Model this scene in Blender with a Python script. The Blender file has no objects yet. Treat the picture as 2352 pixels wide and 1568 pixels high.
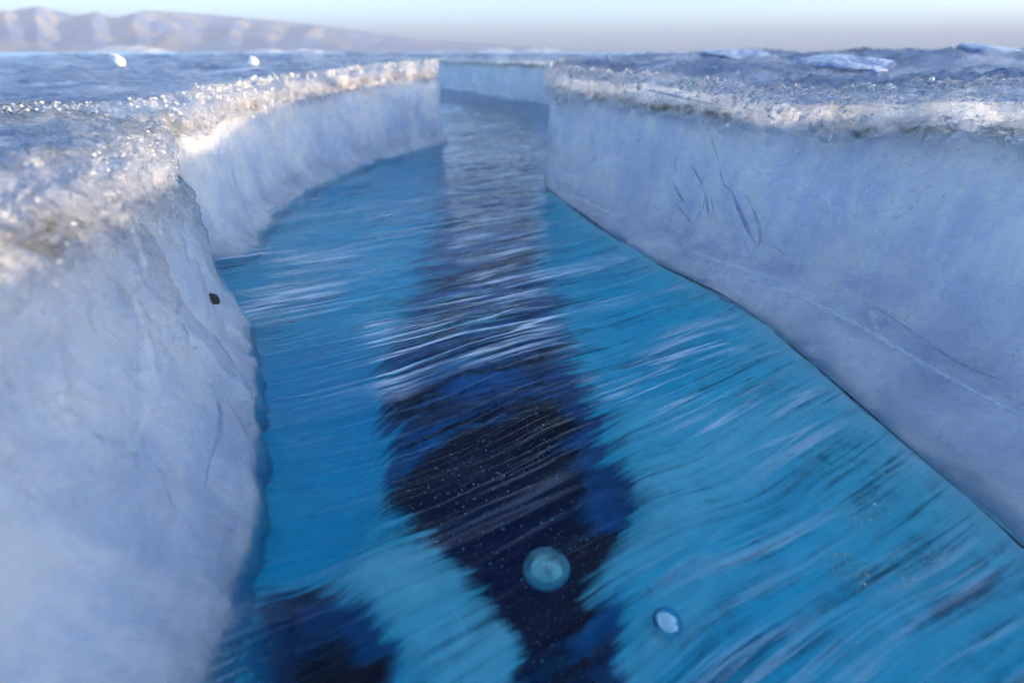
import bpy, math, random
import numpy as np
from mathutils import Vector, Matrix

# ---------------------------------------------------------------- camera, sky, sun
scene = bpy.context.scene
COL = scene.collection
W0, H0 = 2352.0, 1568.0                    # pixel grid used for reading positions
LENS = 16.0
FPX = LENS / 36.0 * W0
PITCH = math.atan((784 - 120) / FPX)
CAM_Z = 0.30                               # above the refrozen surface (z = 0)
cam_d = bpy.data.cameras.new('camera')
cam = bpy.data.objects.new('camera', cam_d)
COL.objects.link(cam)
cam.location = (0, 0, CAM_Z)
cam.rotation_euler = (math.pi / 2 - PITCH, 0, 0)
cam_d.lens = LENS
cam_d.sensor_width = 36.0
cam_d.clip_start = 0.01
cam_d.clip_end = 60000
cam_d.dof.use_dof = True
cam_d.dof.focus_distance = 0.50
cam_d.dof.aperture_fstop = 3.2
scene.camera = cam

SUN_AZ = math.radians(100)                  # clockwise from +Y (the view) towards +X
SUN_EL = math.radians(6.5)
world = bpy.data.worlds.new('World')
scene.world = world
world.use_nodes = True
wt = world.node_tree
sky = wt.nodes.new('ShaderNodeTexSky')
sky.sky_type = 'NISHITA'
sky.sun_disc = False
sky.sun_elevation = SUN_EL
sky.sun_rotation = SUN_AZ
sky.altitude = 1500
sky.air_density = 0.7
sky.dust_density = 3.0
sky.ozone_density = 1.4
bg = wt.nodes['Background']
wt.links.new(sky.outputs['Color'], bg.inputs['Color'])
bg.inputs['Strength'].default_value = 0.15
sun_d = bpy.data.lights.new('sun', 'SUN')
sun_d.energy = 3.6
sun_d.angle = math.radians(0.5)
sun_d.color = (1.0, 0.76, 0.50)
sun = bpy.data.objects.new('sun', sun_d)
COL.objects.link(sun)
SD = Vector((math.sin(SUN_AZ) * math.cos(SUN_EL), math.cos(SUN_AZ) * math.cos(SUN_EL), math.sin(SUN_EL)))
sun.rotation_euler = SD.to_track_quat('Z', 'Y').to_euler()
sun.location = SD * 50

vs = scene.view_settings
vs.view_transform = 'Standard'
vs.look = 'None'
vs.gamma = 1.0
vs.use_curve_mapping = False
vs.exposure = 2.2
scene.cycles.use_denoising = True
scene.cycles.use_adaptive_sampling = True
scene.cycles.adaptive_threshold = 0.04
scene.cycles.max_bounces = 9
scene.cycles.diffuse_bounces = 4
scene.cycles.glossy_bounces = 3
scene.cycles.transmission_bounces = 8
scene.cycles.transparent_max_bounces = 16
scene.cycles.volume_bounces = 0

# ---------------------------------------------------------------- helpers
FW = np.array([0, math.cos(PITCH), -math.sin(PITCH)])
UP = np.array([0, math.sin(PITCH), math.cos(PITCH)])
def ray(u, v):
    return FW + np.array([1.0, 0, 0]) * (u - W0 / 2) / FPX - UP * (v - H0 / 2) / FPX
def onz(u, v, z=0.0):
    d = ray(u, v)
    t = (z - CAM_Z) / d[2]
    return np.array([0, 0, CAM_Z]) + d * t

def _hash(ix, iy, iz, seed):
    h = (ix.astype(np.int64) * 374761393 + iy.astype(np.int64) * 668265263 + iz.astype(np.int64) * 2147483647 + seed * 974634781) & 0xffffffff
    h = ((h ^ (h >> 13)) * 1274126177) & 0xffffffff
    h = ((h ^ (h >> 16)) * 2246822519) & 0xffffffff
    return (h ^ (h >> 15)) & 0xffffffff
def noise(p, seed=0):
    """gradient noise, about -1..1, p (...,3)"""
    p = np.asarray(p, float)
    i = np.floor(p).astype(np.int64)
    f = p - i
    w = f * f * f * (f * (f * 6 - 15) + 10)
    out = 0
    for dx in (0, 1):
        for dy in (0, 1):
            for dz in (0, 1):
                h = _hash(i[..., 0] + dx, i[..., 1] + dy, i[..., 2] + dz, seed)
                a = (h & 1023) / 1023.0 * 2 - 1
                b = ((h >> 10) & 1023) / 1023.0 * 2 - 1
                c = ((h >> 20) & 1023) / 1023.0 * 2 - 1
                g = a * (f[..., 0] - dx) + b * (f[..., 1] - dy) + c * (f[..., 2] - dz)
                wt_ = (w[..., 0] if dx else 1 - w[..., 0]) * (w[..., 1] if dy else 1 - w[..., 1]) * (w[..., 2] if dz else 1 - w[..., 2])
                out = out + g * wt_
    return out * 1.3
def fbm(p, octv=4, seed=0, gain=0.5):
    a, s, out = 1.0, 1.0, 0
    for k in range(octv):
        out = out + a * noise(np.asarray(p) * s, seed + k * 17)
        a *= gain
        s *= 2.03
    return out
def ridged(p, octv=4, seed=0):
    a, s, out = 1.0, 1.0, 0
    for k in range(octv):
        out = out + a * (1 - 2 * np.abs(noise(np.asarray(p) * s, seed + k * 13)))
        a *= 0.5
        s *= 2.1
    return out
def sstep(a, b, x):
    t = np.clip((x - a) / (b - a), 0, 1)
    return t * t * (3 - 2 * t)
def interp_curve(pts, key, xs):
    pts = np.asarray(pts, float)
    return np.stack([np.interp(xs, key, pts[:, k]) for k in range(pts.shape[1])], -1)
def smooth_poly(pts, n=3):
    """corner cutting on an open polyline"""
    p = np.asarray(pts, float)
    for _ in range(n):
        q = 0.75 * p[:-1] + 0.25 * p[1:]
        r = 0.25 * p[:-1] + 0.75 * p[1:]
        m = np.empty((len(q) * 2, p.shape[1]))
        m[0::2], m[1::2] = q, r
        p = np.vstack([p[:1], m, p[-1:]])
    return p

def mesh_obj(name, verts, faces, mat=None, parent=None, smooth=True, attrs=None):
    me = bpy.data.meshes.new(name)
    verts = np.ascontiguousarray(verts, np.float32).reshape(-1, 3)
    if isinstance(faces, np.ndarray):
        nf, k = faces.shape
        me.vertices.add(len(verts))
        me.vertices.foreach_set('co', verts.ravel())
        me.loops.add(nf * k)
        me.loops.foreach_set('vertex_index', faces.astype(np.int32).ravel())
        me.polygons.add(nf)
        me.polygons.foreach_set('loop_start', np.arange(0, nf * k, k, dtype=np.int32))
        me.update(calc_edges=True)
    else:
        me.from_pydata(verts.tolist(), [], faces)
    me.validate()
    if smooth:
        me.polygons.foreach_set('use_smooth', [True] * len(me.polygons))
    for an, av in (attrs or {}).items():
        a = me.attributes.new(an, 'FLOAT', 'POINT')
        a.data.foreach_set('value', np.ascontiguousarray(av, np.float32).ravel())
    me.update()
    if mat:
        me.materials.append(mat)
    o = bpy.data.objects.new(name, me)
    COL.objects.link(o)
    if parent:
        o.parent = parent
    return o
def grid_faces(R, C, flip=False):
    i = np.arange(R * C).reshape(R, C)
    f = np.stack([i[:-1, :-1], i[:-1, 1:], i[1:, 1:], i[1:, :-1]], -1).reshape(-1, 4)
    return f[:, ::-1].copy() if flip else f
def grid_normals(P):
    du = np.gradient(P, axis=1)
    dv = np.gradient(P, axis=0)
    n = np.cross(du, dv)
    return n / (np.linalg.norm(n, axis=-1, keepdims=True) + 1e-12)
def empty(name, loc, label, cat, group=None):
    o = bpy.data.objects.new(name, None)
    COL.objects.link(o)
    o.location = loc
    o.empty_display_size = 0.05
    o['label'] = label
    o['category'] = cat
    if group:
        o['group'] = group
    return o
def tag(o, label, cat, group=None):
    o['label'] = label
    o['category'] = cat
    if group:
        o['group'] = group
    return o
def adopt(child, parent):
    child.parent = parent
    child.matrix_parent_inverse = Matrix.Translation(parent.location).inverted()

# ---------------------------------------------------------------- materials
def new_mat(name):
    m = bpy.data.materials.new(name)
    m.use_nodes = True
    nt = m.node_tree
    nt.nodes.clear()
    out = nt.nodes.new('ShaderNodeOutputMaterial')
    return m, nt, out
class N:
    def __init__(s, nt): s.nt = nt
    def __call__(s, t, ins=None, **kw):
        n = s.nt.nodes.new('ShaderNode' + t)
        for k, v in kw.items(): setattr(n, k, v)
        for k, v in (ins or {}).items():
            if hasattr(v, 'is_output') or isinstance(v, bpy.types.NodeSocket):
                s.nt.links.new(v, n.inputs[k])
            else:
                n.inputs[k].default_value = v
        return n
    def math(s, op, a, b=0.0, c=None, clamp=False):
        ins = {0: a, 1: b}
        if c is not None: ins[2] = c
        return s('Math', ins, operation=op, use_clamp=clamp).outputs[0]
    def ramp(s, x, lo, hi, a=0.0, b=1.0):
        return s('MapRange', {0: x, 1: lo, 2: hi, 3: a, 4: b}, clamp=True, interpolation_type='SMOOTHSTEP').outputs[0]
    def mixc(s, f, a, b):
        n = s('Mix', None, data_type='RGBA')
        for k, v in ((0, f), (6, a), (7, b)):
            if isinstance(v, bpy.types.NodeSocket): s.nt.links.new(v, n.inputs[k])
            else: n.inputs[k].default_value = v
        return n.outputs[2]
    def pos(s, scale=(1, 1, 1), rotz=0.0):
        g = s('NewGeometry')
        m = s('Mapping', {'Vector': g.outputs['Position'], 'Scale': scale, 'Rotation': (0, 0, rotz)}, vector_type='POINT')
        return m.outputs[0]
    def noise(s, vec, scale, detail=3.0, rough=0.5, dist=0.0):
        return s('TexNoise', {'Vector': vec, 'Scale': scale, 'Detail': detail, 'Roughness': rough, 'Distortion': dist}).outputs[0]
    def aniso(s, la, lb, detail=3.0, rough=0.55, warp=0.02, off=0.0):
        """noise drawn out along the wrinkle direction"""
        if warp in s.__dict__.setdefault('cache', {}):
            q = s('Mapping', {'Vector': s.cache[warp], 'Scale': (1 / la, 1 / lb, 0), 'Location': (off, off * 1.7, 0)}).outputs[0]
            return s.noise(q, 1.0, detail, rough)
        p0 = s.pos()
        wv = s('TexNoise', {'Vector': p0, 'Scale': 5.0, 'Detail': 2.0}).outputs['Color']
        wv = s('VectorMath', {0: wv, 1: (0.5, 0.5, 0.5)}, operation='SUBTRACT').outputs[0]
        wv = s('VectorMath', {0: wv, 1: (warp, warp, 0)}, operation='MULTIPLY').outputs[0]
        w2 = s('TexNoise', {'Vector': p0, 'Scale': 2.2, 'Detail': 1.0}).outputs['Color']
        w2 = s('VectorMath', {0: w2, 1: (0.5, 0.5, 0.5)}, operation='SUBTRACT').outputs[0]
        w2 = s('VectorMath', {0: w2, 1: (0.05, 0.08, 0)}, operation='MULTIPLY').outputs[0]
        wv = s('VectorMath', {0: wv, 1: w2}, operation='ADD').outputs[0]
        pw = s('VectorMath', {0: p0, 1: wv}, operation='ADD').outputs[0]
        r = s('Mapping', {'Vector': pw, 'Rotation': (0, 0, -math.radians(27))}).outputs[0]
        s.cache[warp] = r
        q = s('Mapping', {'Vector': r, 'Scale': (1 / la, 1 / lb, 0), 'Location': (off, off * 1.7, 0)}).outputs[0]
        return s.noise(q, 1.0, detail, rough)
    def bump(s, h, dist, strength=1.0, normal=None):
        ins = {'Height': h, 'Distance': dist, 'Strength': strength}
        if normal is not None: ins['Normal'] = normal
        return s('Bump', ins).outputs[0]

def mat_ice(name, tint=(0.80, 0.86, 0.95), cloud=(0.60, 0.70, 0.88), sss=0.09, bubbles=1.0):
    m, nt, out = new_mat(name)
    n = N(nt)
    p = n.pos()
    crust = n('Attribute', attribute_name='crust').outputs['Fac']
    c1 = n.noise(p, 9.0, 4.0, 0.6, 0.6)
    c2 = n.noise(n.pos((1, 1, 0.35)), 34.0, 4.0, 0.65, 0.4)
    f = n.ramp(n.math('ADD', n.math('MULTIPLY', c1, 0.6), n.math('MULTIPLY', c2, 0.4)), 0.40, 0.60)
    base = n.mixc(f, (*cloud, 1), (*tint, 1))
    # inclusions in the ice: veils, scratches, strings of pinhead bubbles
    veil = n.ramp(n.noise(n.pos((1, 1, 0.45)), 22.0, 6.0, 0.7, 1.6), 0.52, 0.72)
    base = n.mixc(n.math('MULTIPLY', veil, 0.45), base, (0.86, 0.87, 0.92, 1))
    vo = n('TexVoronoi', {'Vector': p, 'Scale': 190.0, 'Randomness': 1.0}, feature='F1')
    rnd = n('SeparateColor', {0: vo.outputs['Color']}).outputs[0]
    rad = n.math('MULTIPLY', n.ramp(rnd, 0.66, 1.0), 0.46)
    patch = n.ramp(n.noise(p, 12.0, 2.0), 0.42, 0.56)
    blob = n.math('MULTIPLY', n.ramp(n.math('SUBTRACT', rad, vo.outputs['Distance']), 0.0, 0.14), patch)
    base = n.mixc(n.math('MULTIPLY', blob, 0.45), base, (0.93, 0.94, 0.96, 1))
    clr = n('Attribute', attribute_name='clear').outputs['Fac']
    clr = n.math('MULTIPLY', clr, n.ramp(n.noise(p, 6.0, 4.0, 0.6, 0.5), 0.34, 0.58))
    base = n.mixc(clr, base, (0.17, 0.25, 0.40, 1))
    pits = n.ramp(n.noise(n.pos((1, 1, 1.6)), 150.0, 2.0, 0.7, 1.0), 0.58, 0.72)
    pits = n.math('MULTIPLY', pits, n.ramp(n.noise(p, 7.0, 3.0), 0.40, 0.60))
    base = n.mixc(n.math('MULTIPLY', pits, 0.55), base, tuple(c * 0.55 for c in cloud) + (1,))
    # fine relief: soft dents, melt grooves, bubbles
    hgt = n.math('ADD', n.math('MULTIPLY', n.noise(n.pos((1, 1, 0.6)), 70.0, 4.0, 0.6), 0.010), n.math('MULTIPLY', blob, 0.0030 * bubbles))
    b3 = n.bump(hgt, 1.0, 0.8)
    b4 = n.bump(n.math('SUBTRACT', hgt, n.math('MULTIPLY', pits, 0.0022)), 1.0, 1.0)
    rgh = n.ramp(c2, 0.3, 0.7, 0.10, 0.30)
    bs = n('BsdfPrincipled', {'Base Color': base, 'Roughness': 0.5, 'IOR': 1.31, 'Specular IOR Level': 0.1,
                              'Subsurface Weight': 1.0, 'Subsurface Radius': (0.8, 1.0, 1.35), 'Subsurface Scale': sss, 'Normal': b3})
    nt.links.new(bs.outputs[0], out.inputs['Surface'])
    return m
def mat_shell(name):
    """clear outer ice: bends light, lets part of it straight through"""
    m, nt, out = new_mat(name)
    n = N(nt)
    p = n.pos()
    crust = n('Attribute', attribute_name='crust').outputs['Fac']
    vo = n('TexVoronoi', {'Vector': p, 'Scale': 150.0, 'Randomness': 1.0}, feature='F1')
    rnd = n('SeparateColor', {0: vo.outputs['Color']}).outputs[0]
    rad = n.math('MULTIPLY', n.ramp(rnd, 0.60, 1.0), 0.46)
    patch = n.ramp(n.noise(p, 12.0, 2.0), 0.42, 0.56)
    blob = n.math('MULTIPLY', n.ramp(n.math('SUBTRACT', rad, vo.outputs['Distance']), 0.0, 0.14), patch)
    soft = n.noise(n.pos((1, 1, 0.6)), 38.0, 3.0, 0.5)
    rough_r = n.noise(p, 110.0, 3.0, 0.6, 0.6)
    hgt = n.math('ADD', n.math('MULTIPLY', soft, 0.008), n.math('MULTIPLY', blob, 0.0022))
    hgt = n.math('ADD', hgt, n.math('MULTIPLY', n.math('MULTIPLY', rough_r, crust), 0.017))
    bm = n.bump(hgt, 1.0, 0.9)
    gl = n('BsdfPrincipled', {'Base Color': (0.95, 0.97, 1.0, 1), 'Roughness': n.ramp(crust, 0, 1, 0.10, 0.13), 'IOR': 1.31, 'Transmission Weight': 1.0, 'Normal': bm})
    tr = n('BsdfTransparent', {'Color': (0.96, 0.98, 1.0, 1)})
    fr = n('BsdfPrincipled', {'Base Color': (0.80, 0.80, 0.82, 1), 'Roughness': 0.3, 'Normal': bm})
    m1 = n('MixShader', {0: n.ramp(crust, 0, 1, 0.52, 0.58), 1: tr.outputs[0], 2: gl.outputs[0]})
    ff = n.math('MULTIPLY', n.ramp(n.noise(p, 33.0, 5.0, 0.7), 0.48, 0.68), n.ramp(crust, 0, 1, 0.10, 0.34))
    m2 = n('MixShader', {0: ff, 1: m1.outputs[0], 2: fr.outputs[0]})
    nt.links.new(m2.outputs[0], out.inputs['Surface'])
    return m

def mat_simple(name, color, rough=0.5, **kw):
    m, nt, out = new_mat(name)
    n = N(nt)
    ins = {'Base Color': (*color, 1), 'Roughness': rough}
    ins.update(kw)
    b = n('BsdfPrincipled', ins)
    nt.links.new(b.outputs[0], out.inputs['Surface'])
    return m

ICE_R = mat_ice('ice_right', (0.95, 0.93, 0.96), (0.74, 0.76, 0.87))
ICE_L = mat_ice('ice_left', (0.92, 0.92, 0.95), (0.66, 0.73, 0.85))
ICE_F = mat_ice('ice_far', (0.90, 0.91, 0.93), (0.74, 0.78, 0.84))
SHELLM = mat_shell('clear_shell_ice')
CLEAR = mat_simple('clear_ice', (0.95, 0.975, 1.0), 0.05, **{'IOR': 1.31, 'Transmission Weight': 1.0})

# ---------------------------------------------------------------- ice blocks (lofted shells)
def resample(curves, n, power=1.0):
    """curves: list of (K,3) polylines with matching points; columns closer together near the viewer"""
    K = len(curves[0])
    t = np.linspace(0, K - 1, 4000)
    mid = interp_curve(curves[1], np.arange(K), t)
    seg = np.linalg.norm(np.diff(mid, axis=0), axis=1)
    d = np.linalg.norm(0.5 * (mid[1:] + mid[:-1]) - np.array([0, 0.25, CAM_Z]), axis=1)
    w = seg / np.maximum(d, 0.22) ** power
    cum = np.concatenate([[0], np.cumsum(w)])
    ts = np.interp(np.linspace(0, cum[-1], n), cum, t)
    return [interp_curve(c, np.arange(K), ts) for c in curves]
def loft(curves, rows, ncol, pows):
    cs = resample(curves, ncol)
    strips, tags = [], []
    for k in range(len(cs) - 1):
        t = np.linspace(0, 1, rows[k] + 1)
        if k < len(cs) - 2: t = t[:-1]
        t = t ** pows[k] if pows[k] > 0 else 1 - (1 - t) ** (-pows[k])
        strips.append(cs[k][None] * (1 - t)[:, None, None] + cs[k + 1][None] * t[:, None, None])
        tags += [k + x for x in t]
    return np.concatenate(strips), np.array(tags)
def smooth_rows(P, n, lo, hi):
    for _ in range(n):
        P[lo:hi] = 0.25 * P[lo - 1:hi - 1] + 0.5 * P[lo:hi] + 0.25 * P[lo + 1:hi + 1]
    return P

BODY = {}
def build_block(name, curves, rows, ncol, mat, seed, label, loc, pows=(-3.0, 1, 1, 1), top_amp=0.010, wall_amp=0.006,
                facet=0.004, core_in=0.022, mound_k=1.0, groove=None, crust_top=1.0, crust_depth=0.07, flip=False, group='ice blocks along the crack', soften=6):
    root = empty('ice_block', loc, label, 'ice block', group)
    P, tg = loft(curves, rows, ncol, pows)
    P = smooth_rows(P, soften, 2, len(P) - 2)
    if flip: P = P[:, ::-1]
    nrm = grid_normals(P)
    P0 = P.copy()
    tgc = tg[:, None] * np.ones((1, P.shape[1]))
    brink_z = P[rows[0]][None, :, 2]
    depth = np.where(tgc < 1, 0.0, brink_z - P[..., 2])
    d_cam = np.linalg.norm(P - np.array([0, 0.25, CAM_Z]), axis=-1)
    # crust strength: ragged lower limit
    rag = fbm(P * np.array([9, 9, 3.0]), 3, seed + 5) * 0.6 + fbm(P * np.array([40, 40, 14.0]), 2, seed + 6) * 0.4
    lim = crust_depth * np.clip(0.75 + 1.25 * rag, 0.12, 2.0)
    crust = np.where(tgc < 1, crust_top, 1 - sstep(lim * 0.55, lim * 1.15, depth)) * (P[..., 2] > 0.05)
    # displacement
    big = fbm(P * 7.0, 3, seed) * wall_amp * 1.5
    flut = fbm(P * np.array([26, 26, 4.0]), 2, seed + 1) * wall_amp * 0.55
    fine = fbm(P * 75.0, 3, seed + 2) * wall_amp * 0.16
    knob = (ridged(P * 38.0, 2, seed + 3) * 0.55 + ridged(P * 105.0, 2, seed + 4) * 0.45)
    pit = fbm(P * np.array([55, 55, 40.0]), 3, seed + 8)
    wall_w = sstep(0.9, 1.15, tgc) * sstep(-0.02, 0.03, P[..., 2] + 0.0 * tgc)
    disp = (big + flut + fine) * (0.35 + 0.65 * wall_w)
    fc = np.abs(noise(P * np.array([11, 11, 4.0]) + 0.15 * fbm(P * 20, 2, seed + 31)[..., None], seed + 30)) + 0.25 * np.abs(noise(P * np.array([26, 26, 5.0]), seed + 32))
    disp = disp - facet * fc * 2.2 * sstep(0.95, 1.2, tgc)
    disp = disp + 0.0035 * fbm(P * np.array([34, 34, 0.0]), 3, seed + 51) * sstep(1.5, 2.2, tgc)
    if groove is not None:
        gy = groove + 0.018 * np.sin(P[..., 2] * 26.0) + 0.010 * noise(P * 22.0, seed + 61)
        disp = disp - 0.016 * np.exp(-((P[..., 1] - gy) / 0.011) ** 2) * sstep(1.0, 1.1, tgc) + 0.008 * sstep(gy + 0.012, gy - 0.03, P[..., 1]) * sstep(1.0, 1.2, tgc)
    disp0 = disp.copy()
    disp = disp + crust * (knob * 0.5 + pit * 0.6) * top_amp * 0.8
    P = P + nrm * disp[..., None]
    # low mounds and hollows of the top
    topw = 1 - sstep(0.85, 1.05, tgc)
    mounds = fbm(P * np.array([3.2, 3.2, 0]) + 7.3, 4, seed + 9) * top_amp * 1.9 + ridged(P * np.array([9, 9, 0.0]), 3, seed + 10) * top_amp * 0.7
    P[..., 2] += topw * mound_k * mounds * np.clip(d_cam / 0.5, 0.6, 1.6)
    rimd = np.linalg.norm((P - P[rows[0]][None])[..., :2], axis=-1)
    clear = np.where(tgc < 1, sstep(-0.01, 0.11, rimd + 0.06 * fbm(P * 14.0, 3, seed + 21)), 0.0)
    clear = np.maximum(clear, 0.30 * sstep(1.80, 2.15, tgc) * (tgc < 3.2))
    R, C = P.shape[:2]
    o = mesh_obj('clear_shell', P.reshape(-1, 3), grid_faces(R, C), SHELLM, attrs={'crust': crust * (1 - 0.7 * clear)})
    adopt(o, root)
    # milky heart of the block, set back behind the clear outer ice
    rimw = np.exp(-np.maximum(depth, 0) / np.clip(lim * 0.55, 0.008, 0.08)) * np.exp(-np.where(tgc < 1, rimd, 0) / 0.10)
    back_off = 0.011 + core_in * rimw + 0.006 * fbm(P0 * 9.0, 2, seed + 40) + 0.004 * np.abs(fbm(P0 * np.array([24, 24, 9.0]), 3, seed + 41))
    back_off = back_off + rimw * (0.016 * fbm(P0 * np.array([34, 34, 20.0]), 3, seed + 43) + 0.010 * ridged(P0 * np.array([60, 60, 30.0]), 2, seed + 44) * 0.5)
    back_off = 0.002 + (back_off - 0.002) * sstep(0.015, 0.07, P0[..., 2])
    Q = P0 + nrm * (disp0 - back_off)[..., None]
    Q[..., 2] += topw * (mound_k * mounds * 0.8 - 0.010) - core_in * 0.5 * rimw
    Q = Q[::2, ::2]
    core = mesh_obj('cloudy_heart', Q.reshape(-1, 3), grid_faces(*Q.shape[:2]), mat, attrs={'clear': clear[::2, ::2]})
    adopt(core, root)
    BODY[name] = o
    return root, P, tg, nrm

def pix_curve(spec):
    return np.array([onz(u, v, z) for u, v, z in spec])

# right block: foot line B (waterline), crease A, brink, back
A = pix_curve([(1250, 408, .02), (1262, 414, .02), (1310, 435, .022), (1500, 503, .028), (1700, 590, .032), (1880, 645, .034), (2040, 705, .034), (2352, 900, .030)])
B = pix_curve([(1250, 425, .0), (1262, 438, .0), (1330, 490, .0), (1450, 575, .0), (1700, 700, .0), (1880, 850, .0), (2100, 1040, .0), (2352, 1260, .0)])
ext = np.array([[0.475, 0.10, .03], [0.50, -0.3, .03], [0.55, -1.5, .03]])
extB = np.array([[0.385, 0.02, 0], [0.42, -0.3, 0], [0.5, -1.5, 0]])
back = np.array([[4.0, 3.15, .02], [0.34, 2.95, .02], [0.125, 1.55, .02]])  # unseen back edge, drawn close to keep the sun off the far left wall
A = np.vstack([back, A, ext])
B = np.vstack([back * [1, 1, 0] - [0.01, -0.03, 0], B, extB])
zt = np.array([.28, .27, .262, .262, .262, .262, .256, .252, .262, .272, .280, .282, .285, .285])
lean = np.array([0, 0, 0, 0, 0, .0, .004, .006, .008, .01, .012, .015, .015, .015])
T = A.copy()
T[:, 2] = zt
Mid = A.copy()
Mid[:, 0] += lean
Mid[:, 2] = zt * 0.45
K = np.array([[4.0, 3.1], [4.0, 3.0], [4.0, 2.7], [4.0, 2.5], [4.0, 2.45], [4.0, 2.4], [4.0, 2.2], [4, 1.9], [4, 1.5], [4, 1.0], [4, .6], [4, .1], [4, -.5], [4, -1.5]])
BackR = np.column_stack([K, np.full(len(K), .285)])
D = B.copy()
D[:, 2] = -.12
D[:, 0] += .03
def densify(cs, n=3):
    return [smooth_poly(c, n) for c in cs]
right, PR, tgR, nR = build_block('right', densify([BackR, T, A, B, D], 2), [190, 150, 40, 14], 1000, ICE_R, 11,
    'long pale lavender block of lake ice with dark curved fissures in its face', (0.9, 0.6, 0), pows=(-3.2, 1, 1, 1),
    top_amp=0.017, mound_k=0.55, wall_amp=0.0055, crust_depth=0.085, flip=True)

# far left block: corner, long face, niche behind the near block
A2 = pix_curve([(1028, 320, .0), (1000, 330, .0), (900, 352, .0), (800, 382, .0), (690, 425, .0), (620, 470, .0), (580, 520, .0), (560, 580, .0)])
T2 = A2.copy()
T2[:, 2] = [.272, .270, .262, .254, .246, .242, .240, .238]
pre = np.array([[-4.0, 4.6, 0], [-1.5, 2.9, 0], [-0.40, 2.2, 0]])
post = np.array([[-0.60, 0.70, 0], [-1.4, 0.66, 0], [-4.0, 0.62, 0]])
A2 = np.vstack([pre, A2, post])
T2 = np.vstack([pre + [0, 0, .265], T2, post + [0, 0, .236]])
B2 = A2.copy(); D2 = A2.copy()
off = np.array([0, 0, .01, .02, .03, .04, .045, .045, .04, .04, .03, .02, 0, 0])
B2[:, 0] += off; B2[:, 1] -= off * .5
A2[:, 2] = .03
D2[:, 0] += off; D2[:, 2] = -.12
K2 = np.array([[-4, 4.6], [-4, 4.2], [-4, 4.0], [-4, 3.8], [-4, 3.5], [-4, 3.0], [-4, 2.6], [-4, 2.2], [-4, 1.8], [-4, 1.5], [-4, 1.2], [-4, 1.0], [-4, .8], [-4, .62]])
BackL = np.column_stack([K2, np.full(len(K2), .245)])
farleft, PL2, _, nL2 = build_block('farleft', densify([BackL, T2, A2, B2, D2], 2), [150, 130, 24, 12], 800, ICE_L, 31,
    'sunlit ice block with glittering warm upper face and square far corner', (-0.9, 1.4, 0), top_amp=0.009, wall_amp=0.005, facet=0.006, crust_depth=0.10, pows=(-3.0, 1, 1, 1))

# near left block
A3 = np.array([[-4.0, .60, .0], [-1.2, .60, 0], [-0.50, .585, 0], [-.375, .555, 0], [-.335, .510, 0], [-.275, .40, 0], [-.232, .31, 0], [-.206, .245, 0], [-.185, .18, 0], [-.172, .113, 0], [-.17, .0, 0], [-.19, -.4, 0], [-.3, -1.5, 0]])
T3 = A3.copy()
T3[:, 0] -= [0, 0, .02, .02, .02, .03, .045, .05, .055, .06, .06, .06, .06]
T3[:, 2] = [.235, .235, .235, .232, .228, .232, .238, .243, .248, .25, .25, .25, .25]
B3 = A3.copy()
B3[:, 0] += [0, 0, .0, .0, .0, .0, -.002, -.006, -.006, -.004, 0, 0, 0]
A3[:, 2] = .05
A3[:, 0] -= [0, 0, 0, .01, .02, .02, .014, .012, .012, .012, .01, 0, 0]
D3 = B3.copy()
D3[:, 2] = -.10
D3[:, 0] += [0, 0, 0, 0, 0, .005, .01, .015, .02, .03, .03, 0, 0]
K3 = np.array([[-4, .60], [-4, .5], [-4, .4], [-4, .3], [-4, .2], [-4, .1], [-4, 0], [-4, -.2], [-4, -.4], [-4, -.6], [-4, -.9], [-4, -1.2], [-4, -1.5]])
BackN = np.column_stack([K3, np.full(len(K3), .245)])
nearleft, PL1, _, nL1 = build_block('nearleft', densify([BackN, T3, A3, B3, D3], 2), [150, 150, 24, 14], 620, ICE_L, 51,
    'rough ice block with bubbly warm crust beside the narrow side cleft', (-0.6, 0.2, 0), top_amp=0.013, wall_amp=0.008, groove=0.345, facet=0.009, crust_depth=0.13, pows=(-3.0, 1, 1, 1))

# block closing the far end of the crack
A4 = np.array([[-4, 6.3, 0], [-1.5, 5.5, 0], [-.62, 5.0, 0], [-.2, 4.2, 0], [.22, 3.5, 0], [.6, 3.2, 0], [1.5, 3.0, 0], [4, 3.2, 0]])[::-1]
T4 = A4.copy(); T4[:, 2] = .262
B4 = A4.copy(); B4[:, 1] -= .03
A4[:, 2] = .04
D4 = B4.copy(); D4[:, 2] = -.12
K4 = np.array([[-4, 7.5], [-2, 7.5], [-1, 7.5], [-.3, 7.5], [.3, 7.5], [1, 7.5], [2, 7.5], [4, 7.5]])[::-1]
BackF = np.column_stack([K4, np.full(len(K4), .25)])
farblk, PF, _, _ = build_block('far', densify([BackF, T4, A4, B4, D4], 2), [90, 50, 10, 8], 420, ICE_F, 71,
    'shaded ice block closing off the far end of the crack', (0, 5, 0), top_amp=0.010, wall_amp=0.008, crust_depth=0.05, pows=(-2.0, 1, 1, 1))

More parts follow.
